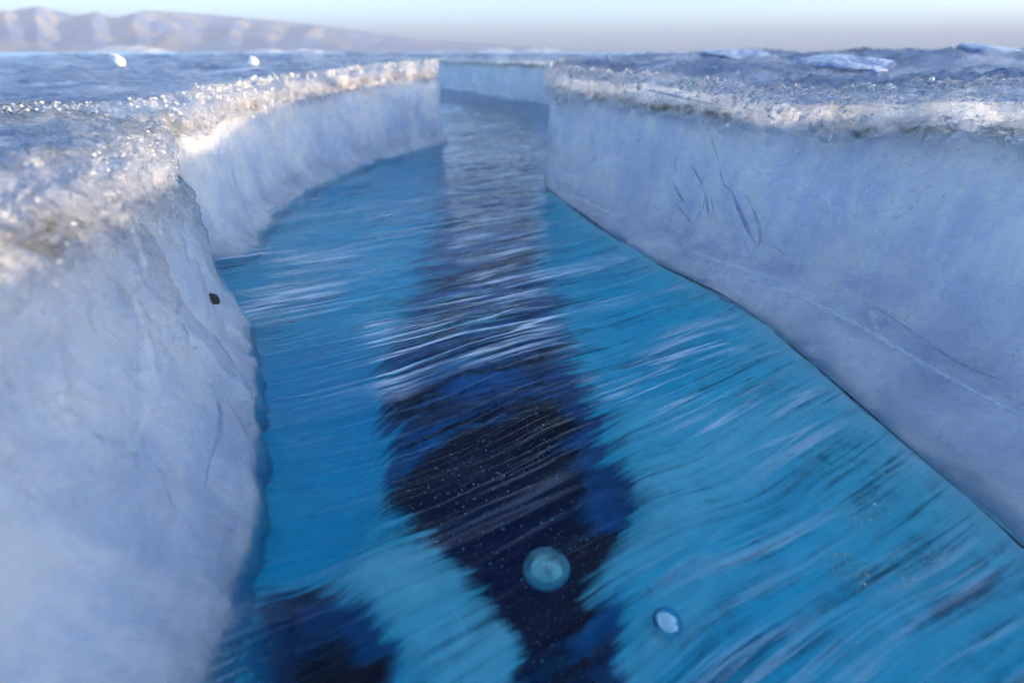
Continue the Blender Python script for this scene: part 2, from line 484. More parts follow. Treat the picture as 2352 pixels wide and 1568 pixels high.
# ---------------------------------------------------------------- refrozen surface, water body, submerged ice
SA = math.radians(27)                      # the wrinkles run across the crack in this direction
DV = np.array([math.cos(SA), math.sin(SA)]); NV = np.array([-math.sin(SA), math.cos(SA)])
def polar_grid(nr, na, r0=0.03, r1=7.0, a0=-88, a1=88):
    r = np.exp(np.linspace(math.log(r0 + .12), math.log(r1 + .12), nr)) - .12
    a = np.radians(np.linspace(a0, a1, na))
    X = r[:, None] * np.sin(a)[None]
    Y = r[:, None] * np.cos(a)[None] - 0.05
    return X, Y
def pip(x, y, poly):
    inside = np.zeros(x.shape, bool)
    n = len(poly)
    for i in range(n):
        x1, y1 = poly[i]; x2, y2 = poly[(i + 1) % n]
        c = ((y1 > y) != (y2 > y)) & (x < (x2 - x1) * (y - y1) / (y2 - y1 + 1e-12) + x1)
        inside ^= c
    return inside
def streak(X, Y, la, lb, seed, octv=3, warp=0.0):
    a = X * DV[0] + Y * DV[1]; b = X * NV[0] + Y * NV[1]
    if warp: b = b + warp * noise(np.stack([a * 6, b * 6, a * 0 + seed], -1), seed + 3)
    return fbm(np.stack([a / la, b / lb, np.full_like(a, seed * 1.7)], -1), octv, seed)

def wmask(X, Y, polys, warp, soft_seed):
    """polygon mask with brushed edges: sampled along the wrinkle direction"""
    w = streak(X, Y, 0.16, 0.012, soft_seed, 3, 0.02) * warp
    w2 = fbm(np.stack([X * 22, Y * 22, X * 0], -1), 3, soft_seed + 40) * warp * 0.35
    x = X + DV[0] * w + w2; y = Y + DV[1] * w - w2 * .5
    acc = np.zeros(X.shape)
    for pl in polys:
        acc = np.maximum(acc, pip(x, y, pl))
    return acc
def px_poly(pts): return [tuple(onz(u, v, 0.0)[:2]) for u, v in pts]
dark_polys = [px_poly(p) for p in (
    [(930, 905), (1050, 850), (1240, 790), (1330, 830), (1385, 930), (1375, 1010), (1440, 1060), (1462, 1150), (1400, 1260), (1330, 1375), (1240, 1450), (1190, 1405), (1130, 1335), (1030, 1270), (960, 1180), (885, 1120), (890, 1020)],
    [(1190, 1400), (1330, 1370), (1505, 1280), (1420, 1400), (1445, 1620), (1180, 1620)],
    [(560, 1310), (690, 1290), (770, 1350), (880, 1400), (905, 1480), (890, 1640), (545, 1640)],
)]
mid_polys = [px_poly(p) for p in (
    [(1036, 210), (1240, 240), (1248, 440), (1245, 600), (1300, 700), (1330, 830), (1100, 870), (920, 920), (860, 880), (880, 770), (960, 640), (1000, 480)],
    [(840, 900), (960, 860), (1000, 1000), (900, 1200), (860, 1120), (890, 1000)],
    [(1560, 1568), (1750, 1440), (1850, 1380), (1800, 1480), (1620, 1640)],
)]
bright_polys = [px_poly(p) for p in (
    [(740, 1255), (900, 1200), (1050, 1262), (1150, 1340), (1190, 1420), (1195, 1620), (1000, 1640), (900, 1450), (800, 1345)],
    [(1390, 930), (1480, 880), (1800, 900), (1900, 950), (1700, 1150), (1500, 1300), (1330, 1400), (1470, 1150), (1440, 1040)],
    [(1420, 1400), (1560, 1290), (1700, 1250), (1640, 1420), (1500, 1500)],
)]
# layers of cloudy ice hanging under the clear surface
Xs, Ys = polar_grid(420, 320)
def blur(a, n):
    for _ in range(n):
        a = np.pad(a, 1, mode='edge')
        a = (a[:-2, 1:-1] + a[2:, 1:-1] + a[1:-1, :-2] + a[1:-1, 2:] + 2 * a[1:-1, 1:-1]) / 6
    return a
md = blur(wmask(Xs, Ys, dark_polys, 0.014, 101), 20)
mm = blur(wmask(Xs, Ys, mid_polys, 0.022, 107), 26)
mb = blur(wmask(Xs, Ys, bright_polys, 0.016, 113), 20)
st2 = streak(Xs, Ys, 0.35, 0.05, 137, 3, 0.03)
cl = fbm(np.stack([Xs * 9, Ys * 9, Xs * 0], -1), 4, 141)
bx = np.interp(Ys, B[::-1, 1], B[::-1, 0])          # waterline of the right block
to_b = np.clip(bx - Xs, 0, 1)
ledge = np.exp(-to_b / 0.07) * (Ys < 1.2)
z1 = -(0.019 + 0.006 * st2 + 0.005 * cl) * (1 - 0.8 * ledge) * (1 - 0.45 * mb)
ml = blur(wmask(Xs, Ys, [px_poly([(590, 740), (850, 740), (880, 900), (870, 1130), (760, 1250), (590, 1320)])], 0.03, 119), 28)
cov1 = (0.78 + 0.12 * cl) * (1 - mb) + 0.86 * mb
cov1 = cov1 * (1 - ml) + 1.25 * ml
z1 = z1 * (1 - ml) - (0.040 + 0.006 * cl) * ml
cov1 = np.maximum(cov1, ledge * 0.95)
cov1 = cov1 * (1 - mm) + 0.22 * mm
cov1 = cov1 * (1 - md)
z2 = -(0.10 + 0.012 * st2 + 0.012 * cl)
cov2 = (0.85 * (1 - mm) + 0.40 * mm) * (1 - md) + 0.10 * md
def shelf_mat(name, la, lb, off):
    m, nt, out = new_mat(name)
    n = N(nt)
    g1 = n.noise(n.pos(), 46.0, 5.0, 0.65, 0.8)
    sf = n.aniso(la, lb, 4.0, 0.62, 0.02, off)
    sc = n.aniso(la * 2.2, lb * 3.0, 3.0, 0.55, 0.06, off + 3.1)
    alb = n.mixc(n.ramp(n.math('ADD', n.math('MULTIPLY', g1, 0.5), n.math('MULTIPLY', sf, 0.5)), 0.36, 0.66), (0.74, 0.80, 0.83, 1), (0.95, 0.96, 0.97, 1))
    cov = n('Attribute', attribute_name='cover').outputs['Fac']
    tex = n.math('ADD', n.math('MULTIPLY', n.math('SUBTRACT', sf, 0.5), 1.75), n.math('MULTIPLY', n.math('SUBTRACT', sc, 0.5), 1.1))
    tex = n.math('ADD', tex, n.math('MULTIPLY', n.math('SUBTRACT', g1, 0.5), 0.5))
    op = n.ramp(n.math('ADD', cov, tex), 0.10, 0.85)
    op = n.math('MULTIPLY', op, n.ramp(cov, 0.02, 0.18))
    bs = n('BsdfPrincipled', {'Base Color': alb, 'Roughness': 0.7, 'Specular IOR Level': 0.0})
    mx = n('MixShader', {0: op, 1: n('BsdfTransparent').outputs[0], 2: bs.outputs[0]})
    nt.links.new(mx.outputs[0], out.inputs['Surface'])
    return m
R, C = Xs.shape
sub = mesh_obj('submerged_ice', np.stack([Xs, Ys, z1], -1).reshape(-1, 3), grid_faces(R, C), shelf_mat('cloudy_ice', 0.14, 0.0055, 0.0), attrs={'cover': cov1})
sub['kind'] = 'structure'
sub2 = mesh_obj('deep_submerged_ice', np.stack([Xs, Ys, z2], -1).reshape(-1, 3), grid_faces(R, C), shelf_mat('deep_cloudy_ice', 0.14, 0.022, 7.0), attrs={'cover': cov2})
sub2['kind'] = 'structure'

# clear wrinkled surface of the refrozen crack: closed body of water with its own absorption
Xw, Yw = polar_grid(700, 480)
rr = np.hypot(Xw, Yw)
wr = streak(Xw, Yw, 0.10, 0.011, 201, 3, 0.015)
wr2 = streak(Xw, Yw, 0.22, 0.028, 207, 3, 0.02)
amp = sstep(0.20, 0.50, rr)
zone = np.clip(0.55 + 0.9 * fbm(np.stack([Xw * 5, Yw * 5, Xw * 0], -1), 2, 211), 0.1, 1.3)
zw = (0.0012 * wr + 0.0022 * wr2) * amp * zone * (1 + 1.6 * sstep(0.7, 1.5, rr)) + 0.0006 * fbm(np.stack([Xw * 30, Yw * 30, Xw * 0], -1), 2, 217)
# where pale wrinkles gather
gate = sstep(-0.15, 0.40, streak(Xw, Yw, 0.26, 0.08, 231, 2, 0.03) + 0.9 * fbm(np.stack([Xw * 4.5, Yw * 4.5, Xw * 0], -1), 2, 233) * 0.6 + 0.12) * (0.30 + 0.70 * sstep(0.26, 0.45, rr)) * sstep(0.10, 0.18, rr)
leftp = px_poly([(590, 740), (850, 740), (880, 900), (870, 1130), (760, 1250), (590, 1320)])
calm = blur(wmask(Xw, Yw, [leftp], 0.03, 119), 8)
zw = zw * (1 - 0.6 * calm)
gate = gate * (1 - 0.85 * calm)
gate = gate * (1 - 0.65 * blur(wmask(Xw, Yw, dark_polys, 0.014, 101), 12))
bxw = np.interp(Yw, B[::-1, 1], B[::-1, 0])
gate = gate * sstep(0.0, 0.05, bxw - Xw) * (0.55 + 0.45 * sstep(0.08, 0.25, bxw - Xw))
gate = gate * (1 - 0.65 * sstep(0.6, 1.2, rr))
WATER, nt, out = new_mat('water')
n = N(nt)
ga = n('Attribute', attribute_name='frost').outputs['Fac']
def crest(la, lb, off, lo, warp=0.02):
    s_ = n.aniso(la, lb, 2.0, 0.5, warp, off)
    r_ = n.math('SUBTRACT', 1.0, n.math('ABSOLUTE', n.math('MULTIPLY', n.math('SUBTRACT', s_, 0.5), 4.0)))
    return n.ramp(r_, lo, 1.0)
k1 = crest(0.75, 0.030, 0.0, 0.88)
k2 = n.math('MULTIPLY', crest(0.5, 0.014, 4.0, 0.88), n.ramp(n.aniso(0.4, 0.06, 2.0, 0.5, 0.02, 21.0), 0.42, 0.58))
wide = n.math('MULTIPLY', n.ramp(n.aniso(0.40, 0.016, 5.0, 0.66, 0.02, 9.0), 0.56, 0.76), 0.4)
k3 = n.math('MULTIPLY', crest(0.42, 0.0075, 14.0, 0.84), n.ramp(n.aniso(0.30, 0.05, 2.0, 0.5, 0.02, 27.0), 0.46, 0.60))
kk = n.math('MAXIMUM', n.math('MAXIMUM', k1, k2), n.math('MAXIMUM', wide, k3))
brk = n.ramp(n.aniso(0.16, 0.05, 3.0, 0.6, 0.02, 31.0), 0.36, 0.56)
pale_f = n.math('MULTIPLY', n.math('MULTIPLY', kk, brk), ga, clamp=True)
bmp = n.bump(n.aniso(0.05, 0.008, 2.0, 0.5, 0.02, 2.0), 0.0012, 0.5)
bmp = n.bump(kk, 0.0008, 0.6, bmp)
fres = n('Fresnel', {'IOR': 1.33, 'Normal': bmp}).outputs[0]
gls = n('BsdfGlossy', {'Color': (1, 1, 1, 1), 'Roughness': 0.03, 'Normal': bmp})
tr = n('BsdfTransparent', {'Color': (0.97, 0.985, 1.0, 1)})
m1 = n('MixShader', {0: fres, 1: tr.outputs[0], 2: gls.outputs[0]})
dfu = n('BsdfPrincipled', {'Base Color': (0.80, 0.90, 0.98, 1), 'Roughness': 0.25, 'Normal': bmp})  # pale diffuse colour laid on the wrinkle crests
m2 = n('MixShader', {0: n.math('MULTIPLY', pale_f, 1.0), 1: m1.outputs[0], 2: dfu.outputs[0]})
nt.links.new(m2.outputs[0], out.inputs['Surface'])
SIG = (60.0, 4.4, 1.2)
ab = n('VolumeAbsorption', {'Color': (1 - SIG[0] / 65, 1 - SIG[1] / 65, 1 - SIG[2] / 65, 1), 'Density': 65.0})
nt.links.new(ab.outputs[0], out.inputs['Volume'])
R, C = Xw.shape
top = np.stack([Xw, Yw, zw], -1).reshape(-1, 3)
ring = np.concatenate([np.arange(C), (np.arange(1, R) * C + C - 1), ((R - 1) * C + np.arange(C - 2, -1, -1)), (np.arange(R - 2, 0, -1) * C)])
low = top[ring].copy(); low[:, 2] = -0.60
nb = len(top); nr_ = len(ring)
V = np.vstack([top, low])
g4 = grid_faces(R, C)
side = np.stack([np.roll(ring, -1), ring, nb + np.arange(nr_), nb + np.roll(np.arange(nr_), -1)], -1)
faces = g4.tolist() + side.tolist() + [list(range(nb + nr_ - 1, nb - 1, -1))]
frv = np.concatenate([gate.ravel(), np.zeros(nr_)])
water = mesh_obj('water', V, faces, WATER, attrs={'frost': frv})
water['kind'] = 'structure'
# dark bed added below, the water's scattered blue light put into its colour
deep_sheet = mesh_obj('deep_water_sheet', [(-5, -2, -.20), (5, -2, -.20), (5, 8, -.20), (-5, 8, -.20)], [(0, 1, 2, 3)], mat_simple('deep_water_blue', (0.006, 0.018, 0.13), 0.9))
deep_sheet['kind'] = 'structure'

# ---------------------------------------------------------------- lake ice plain to the horizon
rect = []
nx = 150
for i in range(nx * 2): rect.append((-4 + 8 * i / (nx * 2), 7.5))
for i in range(nx): rect.append((4, 7.5 - 9 * i / nx))
for i in range(60): rect.append((4 - 8 * i / 60, -1.5))
for i in range(nx): rect.append((-4, -1.5 + 9 * i / nx))
rect = np.array(rect + rect[:1]); cen = np.array([0, 3.0])
ks = np.concatenate([[0.99], np.exp(np.linspace(0, math.log(4500), 230))])
PP = cen[None, None] + (rect - cen)[None] * ks[:, None, None]
px_, py_ = PP[..., 0], PP[..., 1]
dist = np.hypot(px_, py_)
q = np.stack([px_, py_, px_ * 0], -1)
zl = 0.238 + 0.012 * fbm(q * 1.3, 3, 301) + 0.010 * ridged(q * 3.5, 2, 303) * (dist < 60)
rs = sstep(-0.1, 0.9, px_ / (dist + 1e-6)) * sstep(4, 9, dist)
zl = zl + rs * (0.016 + 0.02 * np.maximum(0, ridged(q * 0.55, 3, 305)) + 0.02 * ridged(q * 1.7, 2, 309))
zl = np.where(dist > 90, 0.238 + rs * 0.05 * np.minimum(1, 90 / dist), zl)
LAKE, nt, out = new_mat('lake_ice')
n = N(nt)
pz = n.noise(n.pos((1, 1, 1)), 0.9, 6.0, 0.65, 0.4)
pz2 = n.noise(n.pos((.02, .02, 1)), 0.9, 5.0, 0.6)
snow = n.ramp(n.math('ADD', n.math('MULTIPLY', pz, 0.5), n.math('MULTIPLY', pz2, 0.5)), 0.44, 0.60)
lc = n.mixc(snow, (0.16, 0.32, 0.55, 1), (0.72, 0.79, 0.88, 1))
lb = n('BsdfPrincipled', {'Base Color': lc, 'Roughness': n.ramp(snow, 0, 1, 0.18, 0.6), 'IOR': 1.31, 'Normal': n.bump(n.noise(n.pos(), 14.0, 4.0, 0.6), 0.02, 0.6)})
nt.links.new(lb.outputs[0], out.inputs['Surface'])
R, C = px_.shape
lake = mesh_obj('lake_ice', np.stack([px_, py_, zl], -1).reshape(-1, 3), grid_faces(R, C), LAKE)
lake['kind'] = 'structure'

# ---------------------------------------------------------------- hills on the far shore
prof = [(-900, 60), (-300, 48), (0, 44), (60, 40), (110, 30), (170, 36), (210, 46), (250, 40), (300, 50), (370, 36), (440, 40), (520, 45), (600, 52), (700, 60), (800, 72), (880, 84), (960, 93), (1060, 99), (1150, 103), (1260, 110), (1330, 116), (1400, 119)]
DH = 5000.0
hu = np.linspace(-900, 1400, 520)
vp = np.interp(hu, [p[0] for p in prof], [p[1] for p in prof])
nd = 70
tt = np.linspace(0, 1, nd)
az = np.arctan2((hu - 1176) / FPX, math.cos(PITCH) + math.sin(PITCH) * (784 - 120) / FPX)
rng = DH * (1 + 0.3 * sstep(700, 1400, hu))
hh = (120 - vp) / FPX / (math.cos(PITCH) + math.sin(PITCH) * (784 - 120) / FPX) * np.cos(az) * rng * 1.22
depth_l = 1600.0
Rr = rng[None] + (tt[:, None] - 0.0) * depth_l
HX = Rr * np.sin(az)[None]; HY = Rr * np.cos(az)[None]
rise = np.sin(np.clip(tt * 1.15, 0, 1) * math.pi / 2) ** 1.1
sp_u = hu[None] + 55 * (1 - tt[:, None]) + 16 * noise(np.stack([hu[None] / 60 + 0 * tt[:, None], tt[:, None] * 3 + 0 * hu[None], 0 * HX], -1), 401)
rh = np.random.RandomState(5)
cen_s = np.cumsum(rh.uniform(55, 150, 26)) - 950
wid_s = rh.uniform(38, 80, 26); hgt_s = rh.uniform(0.55, 1.0, 26)
spur = np.zeros_like(sp_u)
for c_, w_, h_ in zip(cen_s, wid_s, hgt_s):
    dd = sp_u - c_
    spur = np.maximum(spur, h_ * np.clip(1 - np.where(dd < 0, -dd / (w_ * 1.5), dd / (w_ * 0.8)), 0, 1))
gul = fbm(np.stack([HX / 420, HY / 420, HX * 0], -1), 4, 405)
HZ = hh[None] * (rise[:, None] * (0.42 + 0.58 * spur * (1 - tt[:, None] ** 3) + 0.58 * tt[:, None] ** 3) + 0.20 * gul * np.sin(tt[:, None] * math.pi))
HZ = HZ * np.minimum(1, tt[:, None] * 40) + 0.2
HILL, nt, out = new_mat('hill_slopes')
n = N(nt)
hz = n('SeparateXYZ', {0: n.pos()}).outputs[2]
sn = n.ramp(n.math('ADD', hz, n.math('MULTIPLY', n.noise(n.pos((.002, .002, .002)), 1.0, 5.0, 0.6), 420.0)), 560.0, 640.0)
gr = n.mixc(n.ramp(n.noise(n.pos((.0035, .0035, .0035)), 1.0, 5.0, 0.65, 0.5), 0.40, 0.56), (0.40, 0.34, 0.30, 1), (0.10, 0.19, 0.44, 1))  # blue patches: bluish shade and haze of the slopes put into the colour
hb = n('BsdfPrincipled', {'Base Color': n.mixc(sn, gr, (0.85, 0.86, 0.88, 1)), 'Roughness': 0.95})
nt.links.new(hb.outputs[0], out.inputs['Surface'])
hills = mesh_obj('hills', np.stack([HX, HY, HZ], -1).reshape(-1, 3), grid_faces(nd, len(hu)), HILL)
hills['kind'] = 'structure'

# ---------------------------------------------------------------- air
hv = np.array([[x, y, z] for z in (-2.0, float(HZ.max()) + 15.0) for (x, y) in ((-14000, -600), (14000, -600), (14000, 13000), (-14000, 13000))])
hm, nt, out = new_mat('haze')
n = N(nt)
pv = n('VolumePrincipled', {'Color': (0.45, 0.54, 0.72, 1), 'Density': 0.00025, 'Anisotropy': 0.0})
nt.links.new(pv.outputs[0], out.inputs['Volume'])
haze = mesh_obj('haze', hv, [(0, 3, 2, 1), (4, 5, 6, 7), (0, 1, 5, 4), (1, 2, 6, 5), (2, 3, 7, 6), (3, 0, 4, 7)], hm, smooth=False)
haze['kind'] = 'stuff'

# ---------------------------------------------------------------- details fixed in the blocks
bpy.context.view_layer.update()
CAMV = Vector((0, 0, CAM_Z))
def hit(name, u, v):
    """where the sight line meets a block's surface"""
    o = BODY[name]
    inv = o.matrix_world.inverted()
    d = Vector(ray(u, v)).normalized()
    ok, loc, nor, _ = o.ray_cast(inv @ CAMV, d)
    if not ok: return None
    return o.matrix_world @ loc, nor
def sliver(name, root, block, pts, mat, label=None, thick=0.0012, sink=0.3, wscale=1.0):
    """tapered lens-shaped seam following the face; pts (u, v, half width in px)"""
    sp = smooth_poly(np.array(pts, float), 3)
    V, rows = [], []
    for i, (u, v, w) in enumerate(sp):
        h = hit(block, u, v)
        if h is None: continue
        rows.append((h[0], h[1], w))
    if len(rows) < 3: return None
    for i, (p, nr, w) in enumerate(rows):
        a = rows[max(i - 1, 0)][0]; b = rows[min(i + 1, len(rows) - 1)][0]
        t = (b - a).normalized()
        sd = t.cross(nr).normalized()
        hw = max(w * wscale, 0.35) / FPX * (p - CAMV).length
        th = min(thick, hw * 0.8)
        for k in range(6):
            an = k / 6 * 2 * math.pi
            V.append(p + sd * hw * math.cos(an) + nr * th * (math.sin(an) + sink))
    F = []
    n_ = len(rows)
    for i in range(n_ - 1):
        for k in range(6):
            F.append((i * 6 + k, i * 6 + (k + 1) % 6, (i + 1) * 6 + (k + 1) % 6, (i + 1) * 6 + k))
    F.append(tuple(range(5, -1, -1))); F.append(tuple((n_ - 1) * 6 + k for k in range(6)))
    o = mesh_obj(name, np.array([tuple(v) for v in V]), F, mat, attrs={'core': np.tile([abs(math.sin(k / 6 * 2 * math.pi)) for k in range(6)], n_)})
    adopt(o, root)
    if label: o['label'] = label
    return o
def seam_mat(name, col, opac, rough=0.2):
    m, nt, out = new_mat(name)
    n = N(nt)
    b = n('BsdfPrincipled', {'Base Color': (*col, 1), 'Roughness': rough, 'IOR': 1.31})
    f = n.ramp(n.noise(n.pos(), 45.0, 3.0, 0.6), 0.3, 0.7, opac * 0.4, min(1, opac * 1.5))
    f = n.math('MULTIPLY', f, n.ramp(n('Attribute', attribute_name='core').outputs['Fac'], 0.0, 0.8))
    mx = n('MixShader', {0: f, 1: n('BsdfTransparent').outputs[0], 2: b.outputs[0]})
    nt.links.new(mx.outputs[0], out.inputs['Surface'])
    return m
DARKSEAM = seam_mat('fissure_dark', (0.25, 0.32, 0.50), 0.40)
PALESEAM = seam_mat('seam_pale', (0.86, 0.88, 0.93), 0.22)
LINE = seam_mat('waterline_crack', (0.03, 0.05, 0.08), 0.85)
for pts, mt in (
    ([(1682, 438, 1), (1690, 465, 7), (1706, 500, 12), (1722, 535, 10), (1735, 560, 4), (1738, 570, 1)], DARKSEAM),
    ([(1712, 448, 1), (1730, 478, 4), (1742, 515, 8), (1748, 548, 9), (1742, 566, 2)], DARKSEAM),
    ([(1545, 415, 1), (1556, 440, 6), (1572, 465, 5), (1580, 480, 1)], DARKSEAM),
    ([(1552, 468, 1), (1570, 488, 6), (1586, 510, 5), (1594, 520, 1)], DARKSEAM),
    ([(1585, 375, 1), (1598, 395, 5), (1612, 420, 6), (1622, 450, 8), (1628, 490, 5), (1632, 512, 1)], DARKSEAM),
    ([(1630, 310, 1), (1640, 335, 3), (1650, 370, 2), (1656, 405, 2), (1664, 428, 3), (1682, 440, 2), (1690, 455, 1)], DARKSEAM),
    ([(1480, 205, 1), (1520, 214, 5), (1570, 226, 4), (1640, 240, 1)], DARKSEAM),
    ([(1750, 440, 1), (1850, 455, 2), (1900, 465, 4), (1930, 470, 1)], PALESEAM),
    ([(1500, 470, 1), (1525, 495, 3), (1545, 520, 1)], PALESEAM),
    ([(1530, 545, 1), (1600, 585, 7), (1700, 615, 8), (1800, 650, 4), (1880, 670, 1)], PALESEAM),  # pale lines along the crease and ridge of the foot
    ([(1760, 652, 1), (1880, 700, 5), (2000, 762, 6), (2120, 835, 6), (2240, 900, 4), (2352, 955, 2)], PALESEAM),
    ([(1980, 690, 1), (2060, 735, 3), (2140, 795, 4), (2220, 845, 3), (2300, 872, 1)], DARKSEAM),
    ([(1280, 430, 1), (1350, 465, 5), (1420, 500, 4), (1450, 510, 1)], PALESEAM),
    ([(1895, 270, 1), (1905, 285, 9), (1912, 300, 6), (1906, 325, 1)], PALESEAM),
    ([(2000, 715, 3), (2008, 730, 12), (2012, 748, 8), (2015, 756, 2)], PALESEAM),
):
    sliver('fissure' if mt is DARKSEAM else 'pale_vein', right, 'right', pts, mt, wscale=0.55 if mt is DARKSEAM else 1.0)
# hairline cracks branching off the fissures
rb = np.random.RandomState(15)
for k in range(16):
    u, v = rb.uniform(1520, 1760), rb.uniform(340, 560)
    a_ = rb.uniform(0.9, 2.0)
    pts = [(u, v, 0.4)]
    for j in range(5):
        a_ += rb.uniform(-0.5, 0.5)
        u += math.cos(a_) * rb.uniform(8, 18); v += math.sin(a_) * rb.uniform(8, 18)
        pts.append((u, v, rb.uniform(0.5, 1.8)))
    pts[-1] = (u, v, 0.3)
    sliver('hairline_crack', right, 'right', pts, DARKSEAM if k % 3 else PALESEAM, wscale=0.8)
# thin dark crack where the right block meets the new ice
wl = [(u, v - 3, 1.6 + 1.2 * math.sin(i * 1.7)) for i, (u, v) in enumerate([(1300, 470), (1330, 490), (1400, 540), (1450, 577), (1540, 625), (1620, 660), (1700, 702), (1790, 775), (1880, 850), (1990, 945), (2100, 1040), (2230, 1150), (2352, 1262)])]
sliver('waterline_crack', right, 'right', wl, LINE, thick=0.001)
for pts, mt in (
    ([(485, 880, 1), (500, 920, 6), (508, 960, 8), (498, 1010, 5), (480, 1060, 2), (470, 1120, 1)], DARKSEAM),
    ([(300, 640, 1), (330, 780, 20), (345, 900, 26), (330, 980, 14), (310, 1010, 2)], PALESEAM),
    ([(300, 520, 1), (318, 570, 9), (332, 610, 7), (336, 640, 1)], PALESEAM),
):
    sliver('fissure' if mt is DARKSEAM else 'pale_vein', nearleft, 'nearleft', pts, mt)

# glassy crystals of the weathered rims, too many to count
CRYS, nt, out = new_mat('rim_crystal')
n = N(nt)
b1 = n('BsdfPrincipled', {'Base Color': (0.90, 0.93, 0.97, 1), 'Roughness': 0.13, 'IOR': 1.8, 'Transmission Weight': 0.6})
nt.links.new(b1.outputs[0], out.inputs['Surface'])
phi = (1 + 5 ** 0.5) / 2
ICO = np.array([(-1, phi, 0), (1, phi, 0), (-1, -phi, 0), (1, -phi, 0), (0, -1, phi), (0, 1, phi), (0, -1, -phi), (0, 1, -phi), (phi, 0, -1), (phi, 0, 1), (-phi, 0, -1), (-phi, 0, 1)]) / math.sqrt(1 + phi * phi)
ICOF = np.array([(0, 11, 5), (0, 5, 1), (0, 1, 7), (0, 7, 10), (0, 10, 11), (1, 5, 9), (5, 11, 4), (11, 10, 2), (10, 7, 6), (7, 1, 8), (3, 9, 4), (3, 4, 2), (3, 2, 6), (3, 6, 8), (3, 8, 9), (4, 9, 5), (2, 4, 11), (6, 2, 10), (8, 6, 7), (9, 8, 1)])
def scatter_mesh(name, pts, sizes, mat, seed, jitter=0.45, parent=None, smooth=False, flat=1.0):
    r = np.random.RandomState(seed)
    k = len(pts)
    base = ICO[None] * (1 + jitter * r.uniform(-1, 1, (k, 12, 1)))
    base = base * r.uniform(1 - jitter, 1 + jitter, (k, 1, 3)) * np.asarray(sizes)[:, None, None] * np.array([1, 1, flat])
    V = (base + np.asarray(pts)[:, None]).reshape(-1, 3)
    F = (ICOF[None] + (np.arange(k) * 12)[:, None, None]).reshape(-1, 3)
    o = mesh_obj(name, V, F, mat, smooth=smooth)
    if parent: adopt(o, parent)
    o['kind'] = 'stuff'
    return o
def rim_crystals(root, P, rows0, count, seed, smin, smax, up=30, down=45, maxd=2.2):
    r = np.random.RandomState(seed)
    lo, hi = rows0 - up, rows0 + down
    Q = P[lo:hi].reshape(-1, 3)
    rowi = np.repeat(np.arange(lo, hi), P.shape[1])
    d = np.linalg.norm(Q - np.array([0, 0.2, CAM_Z]), axis=1)
    w = np.exp(-np.abs(rowi - rows0) / (0.35 * down)) * (d < maxd) * (d ** 0.6)
    clump = sstep(-0.1, 0.5, fbm(Q * 14.0, 2, seed)) + 0.05
    w = w * clump
    idx = r.choice(len(Q), count, p=w / w.sum())
    sz = r.uniform(smin, smax, count) * np.clip(d[idx] / 0.7, 0.6, 1.6) * r.uniform(0.4, 1, count)
    scatter_mesh('rim_crystals', Q[idx], sz, CRYS, seed, 0.4, root, True)
# bright flakes added inside the clear rim ice to make its sun glints
def glint_flakes(root, P, nrm, tg, rows0, down, count, seed, band, maxd, smin=0.0005, smax=0.0026):
    r = np.random.RandomState(seed)
    lo, hi = rows0 - 25, rows0 + down
    Q = P[lo:hi].reshape(-1, 3); Nn = nrm[lo:hi].reshape(-1, 3)
    dz = (P[rows0][None, :, 2] - P[lo:hi, :, 2]).reshape(-1)
    d = np.linalg.norm(Q - np.array([0, 0.2, CAM_Z]), axis=1)
    cl = sstep(-0.25, 0.55, fbm(Q * np.array([16, 16, 7.0]), 3, seed + 4))
    w = np.exp(-np.maximum(dz, 0) / (band * (0.4 + 0.9 * cl))) * (0.08 + cl) * (d < maxd) * d ** 0.8
    idx = r.choice(len(Q), count, p=w / w.sum())
    pts = Q[idx] - Nn[idx] * r.uniform(-0.0005, 0.012, (count, 1))
    sz = (smin + (smax - smin) * r.uniform(0, 1, count) ** 2.5) * np.clip(d[idx] / 0.7, 0.6, 1.8)
    k = count
    base = ICO[None] * (1 + 0.4 * r.uniform(-1, 1, (k, 12, 1))) * np.array([1.0, 0.8, 0.22])
    ax = r.normal(size=(k, 3)); ax /= np.linalg.norm(ax, axis=1, keepdims=True)
    h = np.where(np.abs(ax[:, 2:3]) < 0.9, np.array([[0, 0, 1.0]]), np.array([[1.0, 0, 0]]))
    bx_ = np.cross(h, ax); bx_ /= np.linalg.norm(bx_, axis=1, keepdims=True)
    by_ = np.cross(ax, bx_)
    Vv = base[..., 0:1] * bx_[:, None] + base[..., 1:2] * by_[:, None] + base[..., 2:3] * ax[:, None]
    Vv = Vv * sz[:, None, None] + pts[:, None]
    F = (ICOF[None] + (np.arange(k) * 12)[:, None, None]).reshape(-1, 3)
    o = mesh_obj('glint_flakes', Vv.reshape(-1, 3), F, FLAKE, smooth=False)
    adopt(o, root)
    o['kind'] = 'stuff'
FLAKE = mat_simple('glint_flake', (0.92, 0.90, 0.87), 0.22, **{'IOR': 1.6})
glint_flakes(right, PR, nR, tgR, 190, 110, 9000, 41, 0.040, 2.0)
glint_flakes(farleft, PL2, nL2, tgR, 150, 95, 5500, 42, 0.050, 2.6)
glint_flakes(nearleft, PL1, nL1, tgR, 150, 110, 4500, 43, 0.060, 0.9)
rim_crystals(right, PR, 190, 1500, 1, 0.0010, 0.0045)
rim_crystals(farleft, PL2, 150, 500, 2, 0.0010, 0.0040)
rim_crystals(nearleft, PL1, 150, 300, 3, 0.0010, 0.0035, maxd=0.9)

